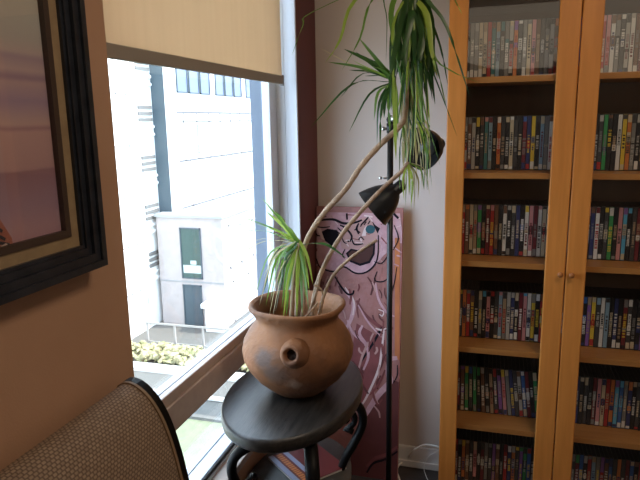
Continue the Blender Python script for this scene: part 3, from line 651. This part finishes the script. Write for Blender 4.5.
# ------------------------------------------------------------------ floor lamp
LX, LY = -.330, 1.955
fl = thing('floor_lamp', (LX, LY, 0), 'black metal floor lamp with two adjustable cone shades beside the bookcase', 'lamp')
bm = NB(); lathe(bm, [(0, 0), (.125, 0), (.128, .008), (.120, .018), (.03, .024), (.014, .03), (0, .03)], (LX, LY, 0), 40); obj('base', bm, M_black, fl)
bm = NB(); tube(bm, [(LX, LY, .02), (LX, LY, 1.495)], .0100, 16); obj('pole', bm, M_black, fl)
bm = NB(); tube(bm, [(LX, LY, 1.455), (LX, LY, 1.485)], .013, 16); obj('pole_collar', bm, M_black, fl)
def shade(center, axis, R0, L, prof=None):
    # axis points from the open rim to the neck
    ax = Vector(axis).normalized(); MR = Matrix.Translation(center) @ ax.to_track_quat('Z', 'Y').to_matrix().to_4x4()
    h = thing_part('lamp_head', MR, R0, L); return h
def thing_part(name, MR, R0, L):
    bm = NB()
    pr = [(R0, 0), (R0*.96, .12*L), (R0*.87, .32*L), (R0*.74, .54*L), (R0*.56, .74*L), (R0*.38, .87*L), (R0*.28, .92*L), (R0*.27, 1.18*L), (R0*.22, 1.22*L), (0, 1.22*L)]
    lathe(bm, pr, (0, 0, 0), 40, M=MR, cap=False)
    o = obj('lamp_shade', bm, M_black, fl)
    bm = NB(); lathe(bm, [(R0*.985, .001), (R0*.93, .12*L), (R0*.84, .32*L), (R0*.70, .54*L), (R0*.48, .74*L), (0, .78*L)], (0, 0, 0), 40, M=MR, cap=False); obj('shade_lining', bm, M_blacki, o)
    bm = NB(); lathe(bm, [(0, .18*L), (.016, .22*L), (.026, .34*L), (.026, .46*L), (.014, .66*L), (.013, .79*L)], (0, 0, 0), 24, M=MR); obj('bulb', bm, mat('frosted_bulb', (.16, .16, .155), .4), o)
    return o
# lower head: opens towards lower left
lc = at(372, 209, 1.905); ln = at(403, 184, 1.925)
o = shade(lc, (ln-lc), .069, .108)
bm = NB(); nb = at(402, 186, 1.925); tube(bm, smooth_path([(LX, LY, at(389, 192, LY).z), (LX+.012, LY-.012, at(389, 190, LY).z), nb+(ln-lc).normalized()*.01], 5), .006, 10); ball(bm, Vector((LX, LY-.002, at(389, 192, LY).z)), .015, 2); obj('swivel_arm', bm, M_black, fl)
bm = NB(); kz = at(383, 178, LY).z; tube(bm, [(LX-.008, LY, kz), (LX-.030, LY-.004, kz)], .003, 8); ball(bm, Vector((LX-.032, LY-.004, kz)), .006, 2); obj('switch_knob', bm, M_steel, fl)
# upper head: opens towards the camera
uc = at(421, 149, 1.86)
shade(uc, Vector((.42, .85, .10)), .0655, .095)
un = uc+Vector((.42, .85, .10)).normalized()*.105
bm = NB(); tube(bm, smooth_path([(LX, LY, 1.470), (LX+.03, LY+.01, 1.478), (LX+.07, LY+.02, 1.455), un], 5), .006, 10); ball(bm, Vector((LX, LY, 1.497)), .014, 2); obj('swivel_arm', bm, M_black, fl)
bm = NB(); kz = 1.468; tube(bm, [(LX-.008, LY, kz), (LX-.022, LY-.006, kz)], .004, 8); ball(bm, Vector((LX-.022, LY-.006, kz)), .007, 2); ball(bm, Vector((LX+.012, LY-.012, 1.50)), .011, 2); obj('switch_knob', bm, M_steel, fl)

# ------------------------------------------------------------------ white cable by the baseboard
bm = NB()
p = [at(438.5, 447, 2.33), at(433, 445.5, 2.368), at(424, 445, 2.37), at(414, 450, 2.35)]
p += [atz(407, 459, .03), atz(399, 465, .012), atz(397, 472, .0035), atz(400, 484, .0035), atz(392, 500, .0035)]
tube(bm, smooth_path(p, 6), .0043, 8)
tag(obj('power_cable', bm, M_cable), 'thicker white power cable looping from behind the bookcase onto the floor', 'cable')
bm = NB(); p = [at(439, 450, 2.34), at(434, 453, 2.373), at(428, 457, 2.372), atz(424, 467, .012), atz(426, 476, .003), atz(430, 484, .003)]
tube(bm, smooth_path(p, 6), .0016, 8)
tag(obj('thin_cable', bm, M_cable), 'thin grey white cord hanging against the baseboard beside the bookcase', 'cable')

# ------------------------------------------------------------------ woven chair by the left wall
ch = thing('woven_chair', (-.40, .66, 0), 'chair with brown woven backrest and black edge in front of the picture wall', 'chair')
prof = [(-.672, .93), (-.678, .975), (-.674, 1.004), (-.655, 1.016), (-.630, 1.008), (-.604, .982), (-.583, .942), (-.566, .885), (-.553, .82), (-.530, .70), (-.50, .57), (-.47, .47)]
pth = smooth_path([Vector((x, 0, z)) for x, z in prof], 14)
# resample by arc length
ds = [0]
for a, b in zip(pth, pth[1:]): ds.append(ds[-1]+(b-a).length)
CY0, CY1 = .33, .915
def prof_at(s):
    for i in range(len(ds)-1):
        if ds[i+1] >= s: t = (s-ds[i])/max(1e-9, ds[i+1]-ds[i]); return pth[i].lerp(pth[i+1], t), (pth[i+1]-pth[i]).normalized()
    return pth[-1], (pth[-1]-pth[-2]).normalized()
bm = NB(); uv = bm.loops.layers.uv.new('UVMap'); CU, CV = .0090, .0062
nu, nv = int((CY1-CY0)/CU*3), int(ds[-1]/CV*3); grid = []
for j in range(nv+1):
    s = j/nv*ds[-1]; p, t = prof_at(s); nn = Vector((-t.z, 0, t.x)); nn = nn if nn.x > 0 or nn.z > 0 else -nn; row = int(s/CV+1e-6); vv = s/CV; rw = []
    for i in range(nu+1):
        y = CY0+(CY1-CY0)*i/nu; h = .0013*abs(math.sin(PI*vv))**.6*abs(math.sin(PI*(y/CU+.5*(row % 2))))**.7
        rw.append(bm.verts.new(Vector((p.x, y, p.z))+nn*h))
    grid.append(rw)
for j in range(nv):
    for i in range(nu):
        f = bm.faces.new((grid[j][i], grid[j][i+1], grid[j+1][i+1], grid[j+1][i])); f.smooth = True
        for l, (a, b) in zip(f.loops, ((i, j), (i+1, j), (i+1, j+1), (i, j+1))): l[uv].uv = ((CY0+(CY1-CY0)*a/nu)/CU, b/nv*ds[-1]/CV)
M_wv = bpy.data.materials.new('brown_weave'); M_wv.use_nodes = True; nt = M_wv.node_tree; n = nt.nodes; L = nt.links
b = n['Principled BSDF']; b.inputs['Roughness'].default_value = .7
tc = n.new('ShaderNodeTexCoord'); br = n.new('ShaderNodeTexBrick'); L.new(tc.outputs['UV'], br.inputs['Vector'])
br.inputs['Scale'].default_value = 1; br.inputs['Brick Width'].default_value = 1; br.inputs['Row Height'].default_value = 1; br.offset = .5; br.inputs['Mortar Size'].default_value = .16; br.inputs['Mortar Smooth'].default_value = .6
br.inputs['Color1'].default_value = (.38, .27, .185, 1); br.inputs['Color2'].default_value = (.29, .20, .135, 1); br.inputs['Mortar'].default_value = (.12, .075, .05, 1)
L.new(br.outputs['Color'], b.inputs['Base Color'])
bk = obj('woven_backrest', bm, M_wv, ch, normals=False)
def sweep(y0, y1, off, thick):
    bm = NB(); prev = None; first = None
    ss = [ds[-1]*k/60 for k in range(61)]
    for s in ss:
        p, t = prof_at(s); nn = Vector((-t.z, 0, t.x)); nn = nn if nn.x > 0 or nn.z > 0 else -nn
        r = [bm.verts.new(Vector((p.x, y, p.z))+nn*o_) for y, o_ in ((y0, off), (y1, off), (y1, -thick), (y0, -thick))]
        if prev:
            for k in range(4): bm.faces.new((prev[k], prev[(k+1) % 4], r[(k+1) % 4], r[k]))
        else: first = r
        prev = r
    bm.faces.new(first); bm.faces.new(prev[::-1]); return bm
obj('backrest_shell', sweep(CY0, CY1, -.0005, .012), mat('dark_shell', (.03, .022, .018), .6), ch)
for ya, yb in ((CY1+.0005, CY1+.018), (CY0-.018, CY0-.0005)):
    obj('side_rail', sweep(ya, yb, .004, .016), M_leg, ch)
bm = sweep(CY1-.007, CY1-.0002, .0042, .0)
obj('edge_piping', bm, mat('tan_piping', (.26, .17, .10), .6), ch)
bm = NB(); box(bm, -.50, -.06, CY0, CY1, .40, .462, .015); obj('seat', bm, M_wv, ch)
bm = NB()
box(bm, -.52, -.04, CY0-.018, CY0-.002, .395, .435, .003); box(bm, -.52, -.04, CY1+.002, CY1+.018, .395, .435, .003); box(bm, -.058, -.04, CY0-.001, CY1+.001, .395, .435, .003)
obj('seat_frame', bm, M_leg, ch)
for x in (-.50, -.06):
    for y in (CY0-.008, CY1+.008):
        bm = NB(); tube(bm, [(x, y, .40), (x+(.03 if x > -.3 else -.05), y, 0)], [.018, .011], 12); obj('leg', bm, M_leg, ch)

# ------------------------------------------------------------------ outside
GZ = -11
M_road = mat('street_asphalt', (.060, .066, .066), .9, col2=(.072, .076, .076), scale=2)
M_lawn = mat('pale_lawn', (.15, .165, .10), .9, col2=(.18, .19, .12), scale=3)
M_pave = mat('pale_paving', (.12, .115, .105), .9)
M_fac = mat('white_facade_panel', (.80, .79, .76), .7)
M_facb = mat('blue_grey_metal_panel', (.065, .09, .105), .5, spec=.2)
M_stone = mat('pinkish_stone', (.42, .365, .35), .8, col2=(.38, .33, .31), scale=2)
M_wg = mat('dark_window_glass', (.06, .10, .11), .3, spec=.3)
M_wgb = mat('blue_window_glass', (.13, .16, .26), .3, spec=.3)
M_seam = mat('panel_seam', (.28, .28, .28), .8)
boxo('ground', (-60, 40, 22.9, 90, GZ-.5, GZ), M_pave, st=True)
boxo('ground_road', (-60, 40, 21.3, 22.9, GZ-.5, GZ-.05), M_road, st=True)
boxo('ground_lawn', (-60, 40, -20, 21.3, GZ-.5, GZ-.02), M_lawn, st=True)
bm = NB(); box(bm, -30, -8, 25.0, 25.7, GZ, GZ+.18); box(bm, -30, -8, 22.9, 23.1, GZ, GZ+.12); struct('trim_4', bm, mat('pale_kerb', (.6, .58, .55), .8))
bm = NB(); box(bm, -30, -8, 21.15, 21.4, GZ-.05, GZ+.10); struct('trim_5', bm, M_pave)
# planting strip: bushes nobody could count
M_bush = mat('sunlit_shrubs', (.20, .20, .09), .8, col2=(.40, .34, .20), scale=3, bump=.5)
bm = NB(); rb = random.Random(4)
for k in range(620):
    ball(bm, Vector((rb.uniform(-19.6, -9), rb.uniform(25.9, 27.6), GZ+rb.uniform(.1, .55))), rb.uniform(.10, .24), 1, (1, 1, .8))
for v in bm.verts: v.co += Vector((rb.uniform(-.06, .06), rb.uniform(-.06, .06), rb.uniform(-.08, .08)))
tag(obj('shrub_planting', bm, M_bush), 'sunlit yellow green shrubs in a strip below the railing', 'shrubs', kind='stuff')
# railing
rl = thing('street_railing', (-17, 28.3, GZ), 'pale metal railing with posts in front of the stone building', 'railing')
M_rail = mat('grey_rail_metal', (.32, .30, .28), .5)
bm = NB(); box(bm, -18.75, -9, 28.27, 28.35, GZ+1.32, GZ+1.42); obj('top_rail', bm, M_rail, rl)
bm = NB(); box(bm, -18.75, -9, 28.28, 28.34, GZ+.22, GZ+.29); obj('bottom_rail', bm, M_rail, rl)
for k in range(6):
    x = -18.72+k*1.75; bm = NB(); box(bm, x, x+.09, 28.26, 28.36, GZ, GZ+1.34); obj('post', bm, M_rail, rl)
for k in range(0):
    bm = NB()
    for j in range(5): x = -18.6+k*1.75+j*.35; box(bm, x, x+.02, 28.3, 28.33, GZ+.25, GZ+1.33)
    obj('wire_panel', bm, mat('thin_rail_wire', (.6, .58, .55), .5), rl)
# building
bd = thing('apartment_building', (-20, 36, GZ), 'overexposed white apartment building with louvres and stone annex across the street', 'building')
AX0, AX1, AY, AZ = -19.9, -15.5, 32.0, -4.15
bm = NB(); box(bm, AX0, AX1, AY, 60, GZ, AZ, .02); an = obj('stone_annex', bm, M_stone, bd)
bm = NB(); box(bm, AX0-.05, AX1+.1, AY-.12, 60, AZ, AZ+.18); obj('annex_coping', bm, mat('coping_metal', (.33, .34, .34), .6), bd)
def winframe(par, x0, x1, z0, z1, y, gm, fm, nm='window', axis='y'):
    bm = NB(); t = .07; d = .08
    for (a, b, c, e) in ((x0, x1, z0, z0+t), (x0, x1, z1-t, z1), (x0, x0+t, z0, z1), (x1-t, x1, z0, z1)):
        if axis == 'y': box(bm, a, b, y-d, y+.02, c, e)
        else: box(bm, y-.02, y+d, a, b, c, e)
    w = obj(nm, bm, fm, par)
    bm = NB()
    if axis == 'y': box(bm, x0+t, x1-t, y-.03, y+.01, z0+t, z1-t)
    else: box(bm, y-.01, y+.03, x0+t, x1-t, z0+t, z1-t)
    obj('pane', bm, gm, w); return w
M_wgg = mat('green_window_glass', (.045, .085, .075), .3, spec=.3)
w = winframe(bd, -18.32, -16.92, -7.95, -4.78, AY, M_wgg, M_facb)
bm = NB(); box(bm, -18.2, -17.0, AY-.05, AY-.02, -7.6, -7.1); box(bm, -17.7, -17.3, AY-.05, AY-.02, -7.05, -6.8); obj('room_furniture', bm, mat('inside_pale', (.45, .5, .48), .7), w)
w = winframe(bd, -18.33, -17.05, GZ+.05, -8.35, AY, MATS['blue_grey_metal_panel'], M_facb, 'entrance_door')
bm = NB(); box(bm, AX0, AX1, AY-.03, AY, -8.22, -8.12); obj('stone_joint', bm, M_seam, bd)
for y, z0, z1 in ((32.9, -7.4, -4.7), (34.6, -7.4, -4.9), (36.6, -7.4, -4.9), (33.2, GZ+.1, -8.3), (35.6, GZ+.1, -8.4)):
    winframe(bd, y, y+1.1, z0, z1, AX1, mat('curtained_pane', (.62, .60, .60), .3), M_fac, axis='x')
# porch canopy at the door
bm = NB(); box(bm, -16.5, -15.4, 31.2, 32, GZ, GZ+1.5); box(bm, -16.7, -15.3, 31.05, 32, GZ+1.5, GZ+1.75); obj('porch_wall', bm, M_fac, bd)
# set back tower
TX = -18.9
bm = NB(); box(bm, -30, TX, 33, 75, AZ, 20); tw = obj('tower', bm, M_fac, bd)
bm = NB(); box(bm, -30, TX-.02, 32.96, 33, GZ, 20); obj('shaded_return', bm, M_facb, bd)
bm = NB(); box(bm, TX-.4, TX-.003, 32.93, 33.5, AZ, 20); obj('corner_panel', bm, M_fac, bd)
for fz in (3.3, ):
    for k in range(8):
        y = 33.7+k*1.55+(.7 if k > 2 else 0)+(.7 if k > 5 else 0); winframe(bd, y, y+1.4, fz, fz+3.2, TX, M_wgb, MATS['blue_grey_metal_panel'], axis='x')
bm = NB()
for z in (2.05, -.95, -3.9): box(bm, TX-.01, TX+.02, 33.5, 60, z, z+.13)
for z in (1.5,): box(bm, TX-.01, TX+.02, 33.5, 60, z, z+.08)
for k in range(14): y = 34.3+k*1.75; box(bm, TX-.01, TX+.02, y, y+.11, -.95, 2.05)
for k in range(9): y = 34.9+k*2.75; box(bm, TX-.01, TX+.02, y, y+.11, -3.9, -.95)
obj('panel_joints', bm, mat('light_seam', (.13, .13, .135), .8), tw)
winframe(bd, 38.3, 39.3, -.35, 1.3, TX, mat('sage_pane', (.36, .42, .37), .3), M_fac, axis='x')
for y in (36.2, 41.8): winframe(bd, y, y+1.1, -.5, 1.3, TX, MATS['curtained_pane'], M_fac, axis='x')
# nearer wing with louvre bays and slabs
WX = -20.2
bm = NB(); box(bm, -32, WX, 5, 33-.05, GZ, 20); wg = obj('wing', bm, M_fac, bd)
bm = NB()
for z in (-8.4, -5.6, -2.7, .2, 3.1): box(bm, WX, WX+.02, 20, 31.0, z, z+.07)
for y in (22.5, 24.1, 25.9, 27.6, 29.3, 30.2, 30.9): box(bm, WX, WX+.02, y, y+.06, GZ, 8)
obj('panel_joints', bm, mat('pale_seam', (.24, .24, .245), .8), wg)
M_lou = mat('grey_louvre', (.14, .14, .135), .6)
for f0 in range(5):
    z0 = -9.0+f0*2.95
    bm = NB()
    for j in range(3): z = z0+1.75+j*.36; box(bm, WX-.02, WX+.10, 31.35, 32.75, z, z+.2)
    obj('louvre_bank', bm, M_lou, bd)
    bm = NB(); box(bm, WX-.02, WX+.14, 31.2, 32.85, z0+.9, z0+1.05); box(bm, WX-.02, WX+.14, 31.2, 32.85, z0+1.35, z0+1.5); obj('balcony_slab', bm, M_fac, bd)
